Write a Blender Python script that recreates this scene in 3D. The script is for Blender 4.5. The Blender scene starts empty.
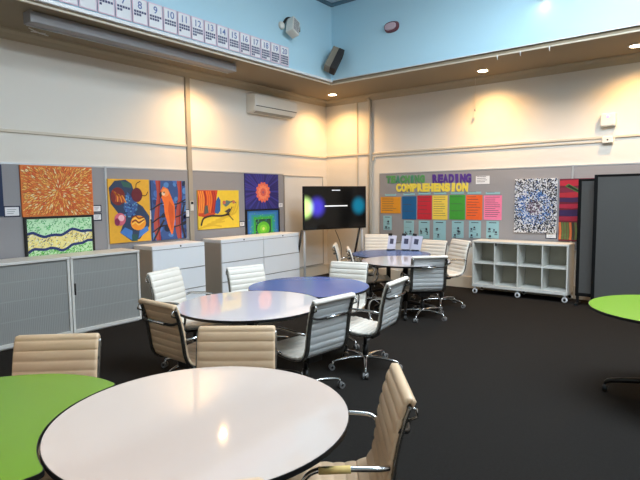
import bpy, math, random
from mathutils import Vector, Matrix
PI = math.pi
sc = bpy.context.scene
col = sc.collection
random.seed(7)

# ------------------------------------------------------------------ materials
def lin(c):
    return tuple(((v/255)/12.92 if v/255 <= .04045 else ((v/255+.055)/1.055)**2.4) for v in c) + (1,)

def mat(name, rgb, rough=.5, metal=0., spec=.5, noise=None, bump=None, emis=None):
    """principled material; noise=(scale, amount) mottles the colour, bump=(scale, strength) roughens the surface"""
    m = bpy.data.materials.new(name); m.use_nodes = True
    nt = m.node_tree; b = nt.nodes['Principled BSDF']
    b.inputs['Base Color'].default_value = lin(rgb)
    b.inputs['Roughness'].default_value = rough
    b.inputs['Metallic'].default_value = metal
    b.inputs['Specular IOR Level'].default_value = spec
    if noise or bump:
        tc = nt.nodes.new('ShaderNodeTexCoord')
    if noise:
        n = nt.nodes.new('ShaderNodeTexNoise'); n.inputs['Scale'].default_value = noise[0]; n.inputs['Detail'].default_value = 5
        mx = nt.nodes.new('ShaderNodeMix'); mx.data_type = 'RGBA'
        c = lin(rgb)
        mx.inputs[6].default_value = tuple(v*(1-noise[1]) for v in c[:3])+(1,)
        mx.inputs[7].default_value = tuple(min(1, v*(1+noise[1])) for v in c[:3])+(1,)
        nt.links.new(tc.outputs['Object'], n.inputs['Vector'])
        nt.links.new(n.outputs['Fac'], mx.inputs[0]); nt.links.new(mx.outputs[2], b.inputs['Base Color'])
    if bump:
        n2 = nt.nodes.new('ShaderNodeTexNoise'); n2.inputs['Scale'].default_value = bump[0]; n2.inputs['Detail'].default_value = 3
        bp = nt.nodes.new('ShaderNodeBump'); bp.inputs['Strength'].default_value = bump[1]; bp.inputs['Distance'].default_value = .004
        nt.links.new(tc.outputs['Object'], n2.inputs['Vector'])
        nt.links.new(n2.outputs['Fac'], bp.inputs['Height']); nt.links.new(bp.outputs['Normal'], b.inputs['Normal'])
    if emis:
        b.inputs['Emission Color'].default_value = lin(emis[0]); b.inputs['Emission Strength'].default_value = emis[1]
    return m

_flat = {}
def flat(rgb, rough=.7):
    k = tuple(rgb)+(rough,)
    if k not in _flat:
        _flat[k] = mat('paint_%02x%02x%02x' % tuple(rgb), rgb, rough, noise=(18, .10))
    return _flat[k]

M = dict(
    wall=mat('wall_paint_cream', (225, 219, 209), .75, noise=(1.2, .02), bump=(60, .03)),
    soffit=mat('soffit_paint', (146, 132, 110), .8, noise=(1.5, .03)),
    blue=mat('upper_wall_pale_blue', (182, 219, 234), .42, noise=(1.0, .02), bump=(40, .02)),
    ceil=mat('ceiling_white', (214, 228, 234), .8),
    carpet=mat('carpet_charcoal', (34, 32, 30), .95, spec=.1, noise=(55, .35), bump=(400, .5)),
    cove=mat('cornice_cream', (176, 164, 142), .7),
    trim=mat('trim_cream', (206, 196, 178), .6),
    trunk=mat('trunking_grey_beige', (168, 158, 142), .55),
    pin=mat('pinboard_grey_felt', (152, 150, 152), .95, spec=.1, noise=(90, .08), bump=(300, .2)),
    alu=mat('aluminium_strip', (196, 198, 200), .4, .6),
    white=mat('white_laminate', (230, 224, 226), .07, spec=.9, noise=(3, .01)),
    whitewarm=mat('warm_white_laminate', (222, 204, 193), .07, spec=.9, noise=(3, .01)),  # same white laminate, warm light on the nearest table put into its colour
    lime=mat('lime_laminate', (116, 157, 44), .26, noise=(3, .02)),
    blu=mat('blue_laminate', (62, 92, 152), .26, noise=(3, .02)),
    edge=mat('black_edge', (16, 16, 18), .45),
    leather=mat('cream_leather', (225, 219, 208), .42, noise=(25, .03), bump=(180, .08)),
    tan=mat('tan_leather', (220, 190, 156), .42, noise=(25, .04), bump=(180, .08)),  # cream leather of the near chairs, with their warm lighting painted into the colour
    mesh=mat('pale_grey_back_cloth', (198, 200, 200), .6, noise=(40, .05)),
    chrome=mat('polished_aluminium', (205, 205, 205), .16, 1.),
    dark=mat('dark_frame_metal', (52, 50, 48), .3, .7),
    edgeblack=mat('matt_black_frame', (9, 9, 10), .7, spec=.2),
    castor=mat('castor_grey', (112, 112, 112), .4),
    rail=mat('rail_grey_aluminium', (140, 137, 132), .25, .9),
    black=mat('black_plastic', (18, 18, 19), .4),
    rubber=mat('dark_rubber', (30, 30, 30), .7),
    cab=mat('cabinet_white_steel', (244, 247, 250), .4, noise=(4, .01)),
    cabside=mat('cabinet_greige_side', (188, 180, 168), .5, noise=(4, .02)),
    cabtop=mat('cabinet_top_grey', (222, 220, 214), .4),
    shelf=mat('shelf_white_laminate', (214, 214, 208), .45, noise=(5, .02)),
    shelfback=mat('shelf_back_board', (176, 172, 156), .6),
    screenfab=mat('partition_dark_fabric', (88, 87, 85), .95, spec=.1, noise=(120, .12), bump=(300, .2)),
    ac=mat('white_abs_plastic', (226, 222, 212), .4),
    grey=mat('grey_painted_metal', (150, 148, 150), .5),
    paper=mat('white_paper', (232, 232, 234), .8),
    board=mat('whiteboard_enamel', (222, 220, 216), .3, noise=(2, .02)),
    teal=mat('pale_teal_paper', (146, 190, 198), .8),
    pink=mat('pale_pink_border', (226, 198, 214), .8),
    ink=mat('dark_ink', (42, 46, 66), .8),
    lamp=mat('warm_lamp_lens', (255, 244, 220), .5, emis=((255, 232, 190), 26)),
    post=mat('white_post', (226, 226, 226), .35),
)

def tambour_mat():
    m = mat('tambour_grey_slats', (152, 153, 150), .5)
    nt = m.node_tree; b = nt.nodes['Principled BSDF']
    tc = nt.nodes.new('ShaderNodeTexCoord')
    w = nt.nodes.new('ShaderNodeTexWave'); w.bands_direction = 'Y'; w.inputs['Scale'].default_value = 16
    bp = nt.nodes.new('ShaderNodeBump'); bp.inputs['Strength'].default_value = .25; bp.inputs['Distance'].default_value = .004
    nt.links.new(tc.outputs['Object'], w.inputs['Vector']); nt.links.new(w.outputs['Fac'], bp.inputs['Height']); nt.links.new(bp.outputs['Normal'], b.inputs['Normal'])
    return m
M['tambour'] = tambour_mat()

# ------------------------------------------------------------------ mesh builder
class MB:
    def __init__(s): s.v = []; s.f = []; s.m = []; s.s = []
    def add(s, vs, fs, mi=0, smooth=False):
        o = len(s.v); s.v += [tuple(v) for v in vs]
        for f in fs: s.f.append([i+o for i in f]); s.m.append(mi); s.s.append(smooth)
        return s
    def box(s, lo, hi, mi=0, mx=None):
        x0, y0, z0 = lo; x1, y1, z1 = hi
        vs = [(x0,y0,z0),(x1,y0,z0),(x1,y1,z0),(x0,y1,z0),(x0,y0,z1),(x1,y0,z1),(x1,y1,z1),(x0,y1,z1)]
        if mx is not None: vs = [mx @ Vector(v) for v in vs]
        return s.add(vs, [(0,3,2,1),(4,5,6,7),(0,1,5,4),(1,2,6,5),(2,3,7,6),(3,0,4,7)], mi)
    def tube(s, pts, r, n=8, mi=0, flatten=None, closed=False, cap=True):
        """sweep a circle (or ellipse, flatten=(ra, rb, normal)) along pts; r may be a list"""
        pts = [Vector(p) for p in pts]; k = len(pts); vs = []
        up = None
        for i, p in enumerate(pts):
            if closed: t = (pts[(i+1) % k]-pts[i-1]).normalized()
            else: t = (pts[min(i+1, k-1)]-pts[max(i-1, 0)]).normalized()
            if up is None:
                a = Vector(flatten[2]) if flatten else (Vector((0,0,1)) if abs(t.z) < .9 else Vector((0,1,0)))
                up = a
            sd = t.cross(up)
            if sd.length < 1e-6: sd = t.orthogonal()
            sd.normalize(); u = sd.cross(t).normalized()
            if not flatten: up = u
            ri = r[i] if isinstance(r, (list, tuple)) else r
            ra, rb = (flatten[0], flatten[1]) if flatten else (ri, ri)
            for j in range(n):
                a = 2*PI*j/n; vs.append(p+sd*(math.cos(a)*ra)+u*(math.sin(a)*rb))
        fs = []
        for i in range(k if closed else k-1):
            for j in range(n):
                a = i*n+j; b = i*n+(j+1) % n; c = ((i+1) % k)*n+(j+1) % n; d = ((i+1) % k)*n+j
                fs.append((a, b, c, d))
        s.add(vs, fs, mi, True)
        if cap and not closed:
            o = len(s.v)-len(vs)
            s.f += [[o+j for j in range(n)][::-1], [o+(k-1)*n+j for j in range(n)]]; s.m += [mi, mi]; s.s += [False, False]
        return s
    def lathe(s, prof, n=24, mi=0, c=(0,0,0), axis='z', smooth=True):
        vs = []
        for r, z in prof:
            for j in range(n):
                a = 2*PI*j/n; q = (r*math.cos(a), r*math.sin(a), z)
                if axis == 'x': q = (q[2], q[0], q[1])
                if axis == 'y': q = (q[1], q[2], q[0])
                vs.append((q[0]+c[0], q[1]+c[1], q[2]+c[2]))
        fs = [(i*n+j, i*n+(j+1) % n, (i+1)*n+(j+1) % n, (i+1)*n+j) for i in range(len(prof)-1) for j in range(n)]
        s.add(vs, fs, mi, smooth)
        o = len(s.v)-len(vs); k = len(prof)-1
        s.f += [[o+j for j in range(n)][::-1], [o+k*n+j for j in range(n)]]; s.m += [mi, mi]; s.s += [False, False]
        return s
    def prism(s, poly, z0, z1, mi=0, side=None, smooth_side=False):
        n = len(poly)
        vs = [(x, y, z0) for x, y in poly]+[(x, y, z1) for x, y in poly]
        s.add(vs, [tuple(range(n))[::-1], tuple(range(n, 2*n))], mi)
        return s.add(vs, [(i, (i+1) % n, n+(i+1) % n, n+i) for i in range(n)], mi if side is None else side, smooth_side)
    def quad(s, pts, mi=0): return s.add(pts, [tuple(range(len(pts)))], mi)
    def build(s, name, mats, parent=None, loc=(0,0,0), rz=0, bevel=0, seg=2):
        me = bpy.data.meshes.new(name)
        me.from_pydata(s.v, [], s.f)
        if not isinstance(mats, (list, tuple)): mats = [mats]
        for m in mats: me.materials.append(m)
        me.polygons.foreach_set('material_index', s.m); me.polygons.foreach_set('use_smooth', s.s)
        me.update()
        o = bpy.data.objects.new(name, me); col.objects.link(o)
        o.location = loc; o.rotation_euler = (0, 0, rz)
        if parent: o.parent = parent
        if bevel:
            b = o.modifiers.new('bevel', 'BEVEL'); b.width = bevel; b.segments = seg; b.limit_method = 'ANGLE'; b.angle_limit = math.radians(50)
        return o

def tag(o, label, cat, group=None, kind=None):
    o['label'] = label; o['category'] = cat
    if group: o['group'] = group
    if kind: o['kind'] = kind
    return o
def thing(name, label, cat, loc=(0,0,0), rz=0, group=None):
    o = bpy.data.objects.new(name, None); col.objects.link(o); o.empty_display_size = .1
    o.location = loc; o.rotation_euler = (0, 0, rz)
    return tag(o, label, cat, group)
def struct(o): o['kind'] = 'structure'; return o
def copy_tree(o, parent=None):
    c = o.copy(); col.objects.link(c)
    if parent: c.parent = parent
    for ch in list(o.children): copy_tree(ch, c)
    return c
def copy_list(kids, o, parent=None):
    c = o.copy(); col.objects.link(c)
    if parent: c.parent = parent
    for k in kids.get(o, []): copy_list(kids, k, c)
    return c
def spline(pts, n=8):
    """Catmull-Rom through pts"""
    P = [Vector(p) for p in pts]; P = [P[0]*2-P[1]]+P+[P[-1]*2-P[-2]]; out = []
    for i in range(1, len(P)-2):
        for k in range(n):
            t = k/n; a, b, c, d = P[i-1:i+3]
            out.append(.5*((2*b)+(c-a)*t+(2*a-5*b+4*c-d)*t*t+(3*b-a-3*c+d)*t**3))
    out.append(P[-2]); return out

# ------------------------------------------------------------------ the room
XR, YF = 10.2, -10.2          # right wall, wall behind the camera
SX, SY = 1.139, -1.322        # inner edges of the low soffit on the two walls in view
SXR, SYF = 9.0, -8.9
ZS, ZB, ZC = 3.55, 3.60, 4.86 # soffit, bottom of the blue walls, high ceiling

struct(MB().box((-.15, YF-.15, -.1), (XR+.15, .15, 0)).build('floor', M['carpet']))
struct(MB().box((-.15, YF-.15, 0), (0, .15, ZS+.1)).build('wall_left', M['wall']))
struct(MB().box((0, 0, 0), (XR+.15, .15, ZS+.1)).build('wall_back', M['wall']))
# wall on the side of the daylight, three tall windows
def wall_with_openings(name, axis, pos, th, a0, a1, z0, z1, ops, m):
    b = MB(); cur = a0
    def bx(p, q, u, v):
        if axis == 'x': b.box((pos, p, u), (pos+th, q, v))
        else: b.box((p, pos, u), (q, pos+th, v))
    for o0, o1, u, v in sorted(ops):
        bx(cur, o0, z0, z1); bx(o0, o1, z0, u); bx(o0, o1, v, z1); cur = o1
    bx(cur, a1, z0, z1)
    return struct(b.build(name, m))
wn = [0]
def window(axis, pos, o0, o1, u, v, nm=3):
    wn[0] += 1; b = MB(); t = .05
    def bx(p, q, a, c):
        if axis == 'x': b.box((pos-.03, p, a), (pos+.03, q, c))
        else: b.box((p, pos-.03, a), (q, pos+.03, c))
    bx(o0, o1, u, u+t); bx(o0, o1, v-t, v); bx(o0, o0+t, u+t, v-t); bx(o1-t, o1, u+t, v-t)
    for k in range(1, nm):
        x = o0+(o1-o0)*k/nm; bx(x-t/2, x+t/2, u+t, v-t)
    return struct(b.build('window_%d' % wn[0], M['post']))
struct(MB().box((XR, YF, 0), (XR+.15, 0, ZS+.1)).build('wall_right', M['wall']))
struct(MB().box((0, YF-.15, 0), (XR, YF, ZS+.1)).build('wall_front', M['wall']))
# soffits
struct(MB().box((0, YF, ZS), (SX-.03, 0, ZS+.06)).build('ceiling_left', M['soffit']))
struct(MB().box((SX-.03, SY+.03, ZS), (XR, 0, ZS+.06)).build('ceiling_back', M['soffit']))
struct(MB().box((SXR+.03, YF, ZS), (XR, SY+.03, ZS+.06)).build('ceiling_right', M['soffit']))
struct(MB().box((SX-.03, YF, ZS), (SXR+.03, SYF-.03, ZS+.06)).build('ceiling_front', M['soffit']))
# blue upper walls
struct(MB().box((SX-.14, SYF-.14, ZB), (SX, SY+.14, ZC)).build('wall_upper_left', M['blue']))
struct(MB().box((SX, SY, ZB), (SXR+.14, SY+.14, ZC)).build('wall_upper_back', M['blue']))
cl = [(-8.4, -5.6, 4.25, 4.76), (-5.2, -3.0, 4.25, 4.76)]
wall_with_openings('wall_upper_right', 'x', SXR, .14, SYF-.14, SY, ZB, ZC, cl, M['blue'])
for q in cl: window('x', SXR+.07, *q, nm=4)
clf = [(1.8, 4.8, 3.85, 4.7), (5.4, 8.4, 3.85, 4.7)]
wall_with_openings('wall_upper_front', 'y', SYF-.14, .14, SX, SXR, ZB, ZC, clf, M['blue'])
for q in clf: window('y', SYF-.07, *q, nm=4)
# high ceiling with a rooflight opening
sk = (4.3, 7.3, -5.4, -2.9)
b = MB()
b.box((SX-.14, SYF-.14, ZC), (sk[0], SY+.14, ZC+.1)).box((sk[1], SYF-.14, ZC), (SXR+.14, SY+.14, ZC+.1))
b.box((sk[0], SYF-.14, ZC), (sk[1], sk[2], ZC+.1)).box((sk[0], sk[3], ZC), (sk[1], SY+.14, ZC+.1))
struct(b.build('ceiling', M['ceil']))
b = MB(); wn[0] += 1
for k in range(5):
    x = sk[0]+(sk[1]-sk[0])*k/4; b.box((x-.03, sk[2], ZC+.02), (x+.03, sk[3], ZC+.08))
b.box((sk[0], sk[2]-.03, ZC+.02), (sk[1], sk[2]+.03, ZC+.08)).box((sk[0], sk[3]-.03, ZC+.02), (sk[1], sk[3]+.03, ZC+.08))
struct(b.build('window_%d' % wn[0], M['post']))
# trims
tn = [0]
def trim(b, m, bevel=0):
    tn[0] += 1; return struct(b.build('trim_%d' % tn[0], m, bevel=bevel))
dk = M['dark']
trim(MB().box((SX, SYF, ZC-.05), (SX+.04, SY, ZC)).box((SX, SY-.04, ZC-.05), (SXR, SY, ZC)), mat('ceiling_angle_grey', (92, 122, 136), .6))
trim(MB().box((SX-.055, SYF, ZS-.02), (SX-.035, SY, ZS+.004)), M['trim'])
trim(MB().box((SX-.055, SY+.035, ZS-.02), (SXR, SY+.055, ZS+.004)), M['trim'])
trim(MB().box((SX-.03, SYF, ZB-.035), (SX+.012, SY, ZB)), M['post'])
trim(MB().box((SX-.03, SY-.006, ZB-.01), (SXR, SY+.02, ZB)), M['post'])
# cornices: a two-step cove along each wall
def cove(pts): return pts
b = MB()
pr = [(0, ZS), (.10, ZS), (.095, ZS-.02), (.05, ZS-.045), (.025, ZS-.09), (.02, ZS-.11), (0, ZS-.11)]
n = len(pr)
b.add([(x, YF, z) for x, z in pr]+[(x, 0, z) for x, z in pr], [(i, (i+1) % n, n+(i+1) % n, n+i) for i in range(n)])
trim(b, M['cove'])
b = MB()
b.add([(0, -x, z) for x, z in pr]+[(XR, -x, z) for x, z in pr], [((i+1) % n, i, n+i, n+(i+1) % n) for i in range(n)])
trim(b, M['cove'])
# picture-rail height trunking on both walls
trim(MB().box((0, YF, 2.395), (.022, 0, 2.43)), M['trim'], .004)
trim(MB().box((0, -.022, 2.415), (5.1, 0, 2.45)).box((1.08, -.02, 2.36), (5.1, 0, 2.385)).box((5.25, -.022, 2.415), (XR, 0, 2.45)), M['trim'], .004)
# vertical trunking
trim(MB().box((0, -3.555, 0), (.04, -3.475, ZS-.11)), M['trunk'], .005)
trim(MB().box((.765, -.02, 0), (.79, 0, ZS-.1)), M['trim'], .004)
trim(MB().tube([(1.085, -.03, 0), (1.085, -.03, 3.44), (1.06, -.03, 3.47), (1.03, -.03, 3.475)], .03, 12).box((1.12, -.03, 2.3), (1.17, 0, 2.36)), M['trim'])
struct(MB().box((0, YF, 0), (.018, 0, .2)).build('baseboard_left', M['trim'], bevel=.004))
struct(MB().box((0, -.018, 0), (XR, 0, .2)).build('baseboard_back', M['trim'], bevel=.004))

# ------------------------------------------------------------------ pinboards, whiteboard
def board_left(y0, y1, z0, z1, label):
    t = thing('pinboard', label, 'pinboard', (0, (y0+y1)/2, z0), PI/2, 'grey pinboards on the walls')
    w = y1-y0; h = z1-z0
    MB().box((-w/2, -.022, 0), (w/2, -.002, h)).build('felt_panel', M['pin'], t)
    MB().box((-w/2, -.026, h), (w/2, -.001, h+.018)).build('edge_strip', M['alu'], t)
    MB().box((-w/2, -.026, -.018), (w/2, -.001, 0)).build('edge_strip', M['alu'], t)
    return t
def board_back(x0, x1, z0, z1, label):
    t = board_left(0, x1-x0, z0, z1, label); t.location = ((x0+x1)/2, 0, z0); t.rotation_euler = (0, 0, 0); return t
board_left(-7.4, -4.915, .75, 2.03, 'grey felt pinboard behind the low tambour cupboards, with the fiery starburst painting')
board_left(-4.885, -3.56, .75, 2.03, 'grey felt pinboard with the burger and parrot paintings')
board_left(-3.47, -1.365, .75, 2.03, 'grey felt pinboard with the yellow bird and orange flower paintings')
board_back(1.29, 4.69, .76, 2.03, 'long grey felt pinboard with the READING display')
board_back(4.715, 8.2, .76, 2.03, 'grey felt pinboard partly behind the dark partitions')
trim(MB().box((0, -4.915, .75), (.03, -4.885, 2.05)), M['alu']); trim(MB().box((4.69, -.03, .76), (4.715, 0, 2.05)), M['alu'])
t = thing('whiteboard', 'tall blank whiteboard on the wall beside the screen, next to the corner', 'whiteboard', (0, -.76, .22), PI/2)
MB().box((-.58, -.02, .01), (.58, -.003, 1.79)).build('writing_surface', M['board'], t)
MB().box((-.6, -.028, 0), (-.58, -.002, 1.8)).box((.58, -.028, 0), (.6, -.002, 1.8)).box((-.58, -.028, 1.78), (.58, -.002, 1.8)).box((-.58, -.028, 0), (.58, -.002, .02)).build('frame', mat('whiteboard_frame', (176, 172, 166), .4, .5), t)

# ------------------------------------------------------------------ paintings: canvases with painted shapes, local x right, z up, facing -y
class Paint:
    def __init__(s, w, h, base, th=.022):
        s.w, s.h, s.th = w, h, th; s.b = MB(); s.mats = []; s.k = 0
        s.b.box((-w/2, -th, 0), (w/2, 0, h), s.mi(base))
    def mi(s, c):
        m = flat(c)
        if m not in s.mats: s.mats.append(m)
        return s.mats.index(m)
    def poly(s, c, pts, layer=None):
        s.k += 1
        y = -s.th-.0003-.00015*(layer if layer is not None else min(s.k, 60))
        w, h = s.w, s.h
        vs = [(min(max(u, 0), 1)*w-w/2, y, min(max(v, 0), 1)*h) for u, v in pts]
        s.b.add(vs, [tuple(range(len(vs)))], s.mi(c)); return s
    def ell(s, c, u, v, ru, rv, n=20, rot=0, layer=None):
        a = s.h/s.w; P = []
        for i in range(n):
            t = 2*PI*i/n; x, y = ru*math.cos(t), rv*math.sin(t)
            P.append((u+x*math.cos(rot)-y*math.sin(rot)*a, v+(x*math.sin(rot)/a+y*math.cos(rot))))
        return s.poly(c, P, layer)
    def stroke(s, c, pts, wd, layer=None, taper=False):
        P = spline([(u*s.w, v*s.h, 0) for u, v in pts], 6) if len(pts) > 2 else [Vector((u*s.w, v*s.h, 0)) for u, v in pts]
        L, R = [], []
        for i, p in enumerate(P):
            t = (P[min(i+1, len(P)-1)]-P[max(i-1, 0)]).normalized(); q = Vector((-t.y, t.x, 0))
            k = wd*s.w/2*((1-.7*i/(len(P)-1)) if taper else 1)
            L.append(p+q*k); R.append(p-q*k)
        for i in range(len(P)-1):
            s.poly(c, [(z.x/s.w, z.y/s.h) for z in (L[i], R[i], R[i+1], L[i+1])], layer if layer is not None else s.k)
            s.k -= 1
        s.k += 1
        return s
    def hang(s, name, label, wall, a, z0, off=.024, frame=None, cat='picture', group='student paintings on the pinboards'):
        t = thing(name, label, cat, (off, a, z0) if wall == 'L' else (a, -off, z0), PI/2 if wall == 'L' else 0, group)
        s.b.build('canvas', s.mats, t)
        if frame:
            f = MB(); w, h, k = s.w, s.h, .025
            f.box((-w/2-k, -.035, -k), (w/2+k, 0, 0)).box((-w/2-k, -.035, h), (w/2+k, 0, h+k)).box((-w/2-k, -.035, 0), (-w/2, 0, h)).box((w/2, -.035, 0), (w/2+k, 0, h))
            f.build('frame', frame, t)
        return t
R = random.Random(3)
# fiery starburst
p = Paint(.87, .61, (228, 122, 56))
cs = [(228, 100, 48), (240, 138, 56), (250, 186, 92), (253, 222, 165), (246, 164, 80), (232, 112, 48), (250, 190, 100), (246, 168, 84)]
dabs = []
for k in range(19):
    r = .018+.030*k; nn = max(5, int(2*PI*r/.024))
    for i in range(nn):
        a = 2*PI*(i+.5*(k % 2))/nn+R.uniform(-.12, .12)/(1+k*.1); rr_ = r+R.uniform(-.012, .012)
        dabs.append((rr_*math.cos(a), rr_*math.sin(a), a+R.uniform(-.3, .3), R.uniform(.022, .034), R.uniform(.0065, .0105)))
R.shuffle(dabs)
for i, (x, y, a, L, q) in enumerate(dabs):
    if abs(x) > .415 or abs(y) > .288: continue
    ca, sa = math.cos(a), math.sin(a)
    def dab(c, l, w_, ly):
        p.poly(c, [(.5+(x+u*l*ca-v*w_*sa)/.87, .5+(y+u*l*sa+v*w_*ca)/.61) for u, v in ((-1, 0), (-.3, .8), (.4, 1), (1, 0), (.4, -1), (-.3, -.8))], ly)
    dab(R.choice([(110, 36, 26), (150, 48, 30), (176, 60, 34)]), L*1.06, q*1.3, i*.035+1); dab(R.choice(cs), L*.95, q, i*.035+1.5)
p.hang('picture', 'fiery orange, red and yellow starburst painting above the tambour cupboards', 'L', -5.535, 1.415)
# river
p = Paint(.80, .50, (214, 234, 196))
def wave(u, k): return (.62 if k else .27)+.05*math.sin(u*9+k*1.4)+.12*(u-.5)*(.6 if k else 1.3)+.03*math.sin(u*21)
for band, (c0, cc) in enumerate((((206, 238, 190), [(76, 186, 64), (50, 150, 56), (110, 206, 84)]), ((242, 228, 150), [(220, 190, 70), (236, 240, 230), (96, 96, 110)]), ((200, 238, 196), [(80, 190, 96), (60, 160, 90)]))):
    us = [i/24 for i in range(25)]
    lo = [(u, 0) for u in us] if band == 0 else [(u, wave(u, band-1)) for u in us]
    hi = [(u, 1) for u in us] if band == 2 else [(u, wave(u, band)) for u in us]
    for i in range(24): p.poly(c0, [lo[i], lo[i+1], hi[i+1], hi[i]], 1)
    for i in range(420 if band == 0 else 260):
        u = R.uniform(.01, .98); k = int(u*24); a, b2 = lo[k][1], hi[k][1]; v = R.uniform(a+.02, max(a+.03, b2-.02))
        t = R.uniform(0, PI); L = .021; p.poly(R.choice(cc), [(u-L*math.cos(t), v-L*1.6*math.sin(t)), (u+.005, v-.008), (u+L*math.cos(t), v+L*1.6*math.sin(t)), (u-.005, v+.008)], 2+i % 3)
for k in (0, 1): p.stroke((34, 52, 110), [(u/12, wave(u/12, k)) for u in range(13)], .04, 8)
p.hang('picture', 'black framed painting of a green field with wavy blue lines, below the starburst', 'L', -5.535, .89, .024, M['black'])
# dark canvas at the frame edge
p = Paint(.62, .585, (26, 44, 78)); p.ell((40, 90, 110), .4, .6, .3, .25).stroke((20, 90, 80), [(.6, .1), (.7, .5), (.9, .95)], .08)
p.hang('picture', 'dark navy painting cut by the edge of the view, beside the starburst', 'L', -6.475, 1.435)
# burger / food painting
p = Paint(.63, .87, (226, 170, 52))
p.poly((44, 62, 92), [(.02, .86), (.16, .97), (.42, .99), (.56, .93), (.62, .80), (.60, .66), (.82, .56), (.98, .40), (.97, .24), (.72, .04), (.52, .01), (.24, .16), (.40, .42), (.22, .46), (.05, .62)])
p.poly((60, 92, 150), [(.45, .80), (.58, .70), (.70, .58), (.62, .44), (.45, .40), (.34, .55)]).poly((50, 96, 84), [(.30, .97), (.52, .94), (.56, .86), (.36, .88)])
p.poly((66, 122, 196), [(.24, .16), (.36, .24), (.54, .18), (.52, .03)]).poly((66, 122, 196), [(.68, .05), (.72, .19), (.92, .24), (.95, .17)]).poly((36, 84, 82), [(.52, .01), (.52, .12), (.66, .12), (.66, .01)])
for i in range(60):
    u, v = R.uniform(.36, .7), R.uniform(.40, .74); p.ell(R.choice([(80, 130, 200), (40, 60, 120), (100, 160, 200)]), u, v, .022, .012, 8, layer=25)
p.ell((120, 40, 36), .22, .73, .17, .14, layer=30)
for i in range(6): p.stroke((232, 150, 60) if i % 2 else (180, 70, 40), [(.10+.04*i, .82-.02*i), (.18+.03*i, .73), (.16+.05*i, .65-.005*i)], .03, 32)
p.ell((104, 32, 44), .68, .75, .135, .115, layer=30).stroke((60, 30, 24), [(.66, .86), (.68, .93), (.78, .97)], .018, 32).stroke((60, 30, 24), [(.80, .74), (.90, .74), (.96, .80)], .018, 32)
p.ell((206, 96, 120), .25, .37, .135, .10, layer=30).ell((240, 190, 200), .28, .39, .07, .05, layer=31).ell((130, 40, 80), .18, .33, .06, .06, layer=31)
p.ell((238, 150, 40), .69, .30, .19, .12, layer=30)
for i in range(4): p.stroke((120, 50, 30) if i % 2 else (252, 200, 90), [(.53, .28+.035*i), (.62, .31+.035*i), (.70, .27+.035*i), (.84, .33+.02*i)], .028, 33+i)
p.hang('picture', 'yellow painting with a burger and fruit on a dark blue shape', 'L', -4.575, 1.015)
# parrot
p = Paint(.60, .87, (54, 84, 140))
for i in range(46):
    u, v = R.random(), R.random(); p.ell(R.choice([(40, 60, 110), (70, 110, 180), (30, 44, 70), (80, 130, 190)]), u, v, R.uniform(.05, .12), R.uniform(.03, .07), 10, R.uniform(0, 3), layer=1+i % 4)
for u in (.18, .80): p.stroke((172, 76, 64), [(u, 1), (u+.03, .75), (u-.05, .45), (u-.08, .2), (u-.02, 0)], .11, 7).stroke((150, 46, 40), [(u+.06, 1), (u+.05, .7), (u, .4), (u+.02, 0)], .05, 8)
for v in (.24, .4, .62): p.stroke((52, 42, 46), [(0, v-.1), (.3, v), (.7, v-.02), (1, v+.06)], .035, 9)
p.stroke((52, 42, 46), [(.02, 0), (.2, .2), (.34, .34)], .05, 9).stroke((52, 42, 46), [(.95, .0), (.86, .3), (.95, .6)], .05, 9)
p.poly((240, 116, 48), [(.26, .82), (.34, .90), (.48, .86), (.56, .74), (.66, .58), (.66, .36), (.58, .10), (.54, .08), (.44, .25), (.36, .45), (.34, .62), (.28, .72)], 12)
p.poly((214, 90, 40), [(.50, .66), (.62, .56), (.62, .34), (.56, .12), (.50, .30), (.46, .5)], 13).ell((250, 150, 80), .40, .80, .10, .07, layer=13).ell((230, 200, 170), .34, .78, .05, .03, layer=14).poly((40, 36, 40), [(.22, .78), (.28, .83), (.30, .74), (.25, .70)], 14).ell((20, 20, 20), .36, .80, .02, .014, layer=15)
p.hang('picture', 'blue and red painting of an orange parrot', 'L', -3.93, 1.005)
# birds on a branch
p = Paint(.87, .62, (240, 204, 60))
for i in range(7): p.stroke((222, 182, 50), [(.1*i, .02+.05*i), (.3+.1*i, .1+.05*i), (.55+.08*i, .05+.13*i)], .03, 1+i)
p.poly((206, 76, 40), [(0, .35), (0, 1), (.47, 1), (.42, .7), (.40, .38), (.2, .3)], 9)
for i in range(9): p.stroke(R.choice([(238, 120, 46), (170, 40, 34), (246, 150, 60)]), [(.02+.045*i, .98), (.05+.045*i, .75), (.02+.042*i, .42)], .03, 10+i % 3)
p.poly((44, 92, 160), [(.38, .42), (.42, .72), (.48, .84), (.53, .74), (.52, .46), (.46, .38)], 15).poly((90, 96, 90), [(.13, .38), (.16, .60), (.22, .62), (.24, .42)], 15)
p.stroke((58, 46, 46), [(.06, .1), (.12, .28), (.3, .34), (.55, .33), (.75, .37)], .035, 20).stroke((58, 46, 46), [(.70, .37), (.76, .3), (.84, .2)], .02, 20).stroke((58, 46, 46), [(.62, .34), (.74, .42), (.82, .56)], .02, 20)
p.poly((96, 120, 120), [(.58, .64), (.68, .74), (.80, .70), (.74, .62), (.66, .56)], 22).ell((210, 110, 80), .62, .68, .04, .05, layer=23).ell((204, 120, 90), .86, .69, .035, .05, layer=23).poly((74, 64, 70), [(.62, .44), (.74, .52), (.80, .50), (.70, .40)], 22).stroke((70, 80, 90), [(.78, .68), (.86, .72), (.92, .66)], .02, 22)
p.hang('picture', 'yellow painting of birds on a branch with orange flames', 'L', -2.965, 1.115)
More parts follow.
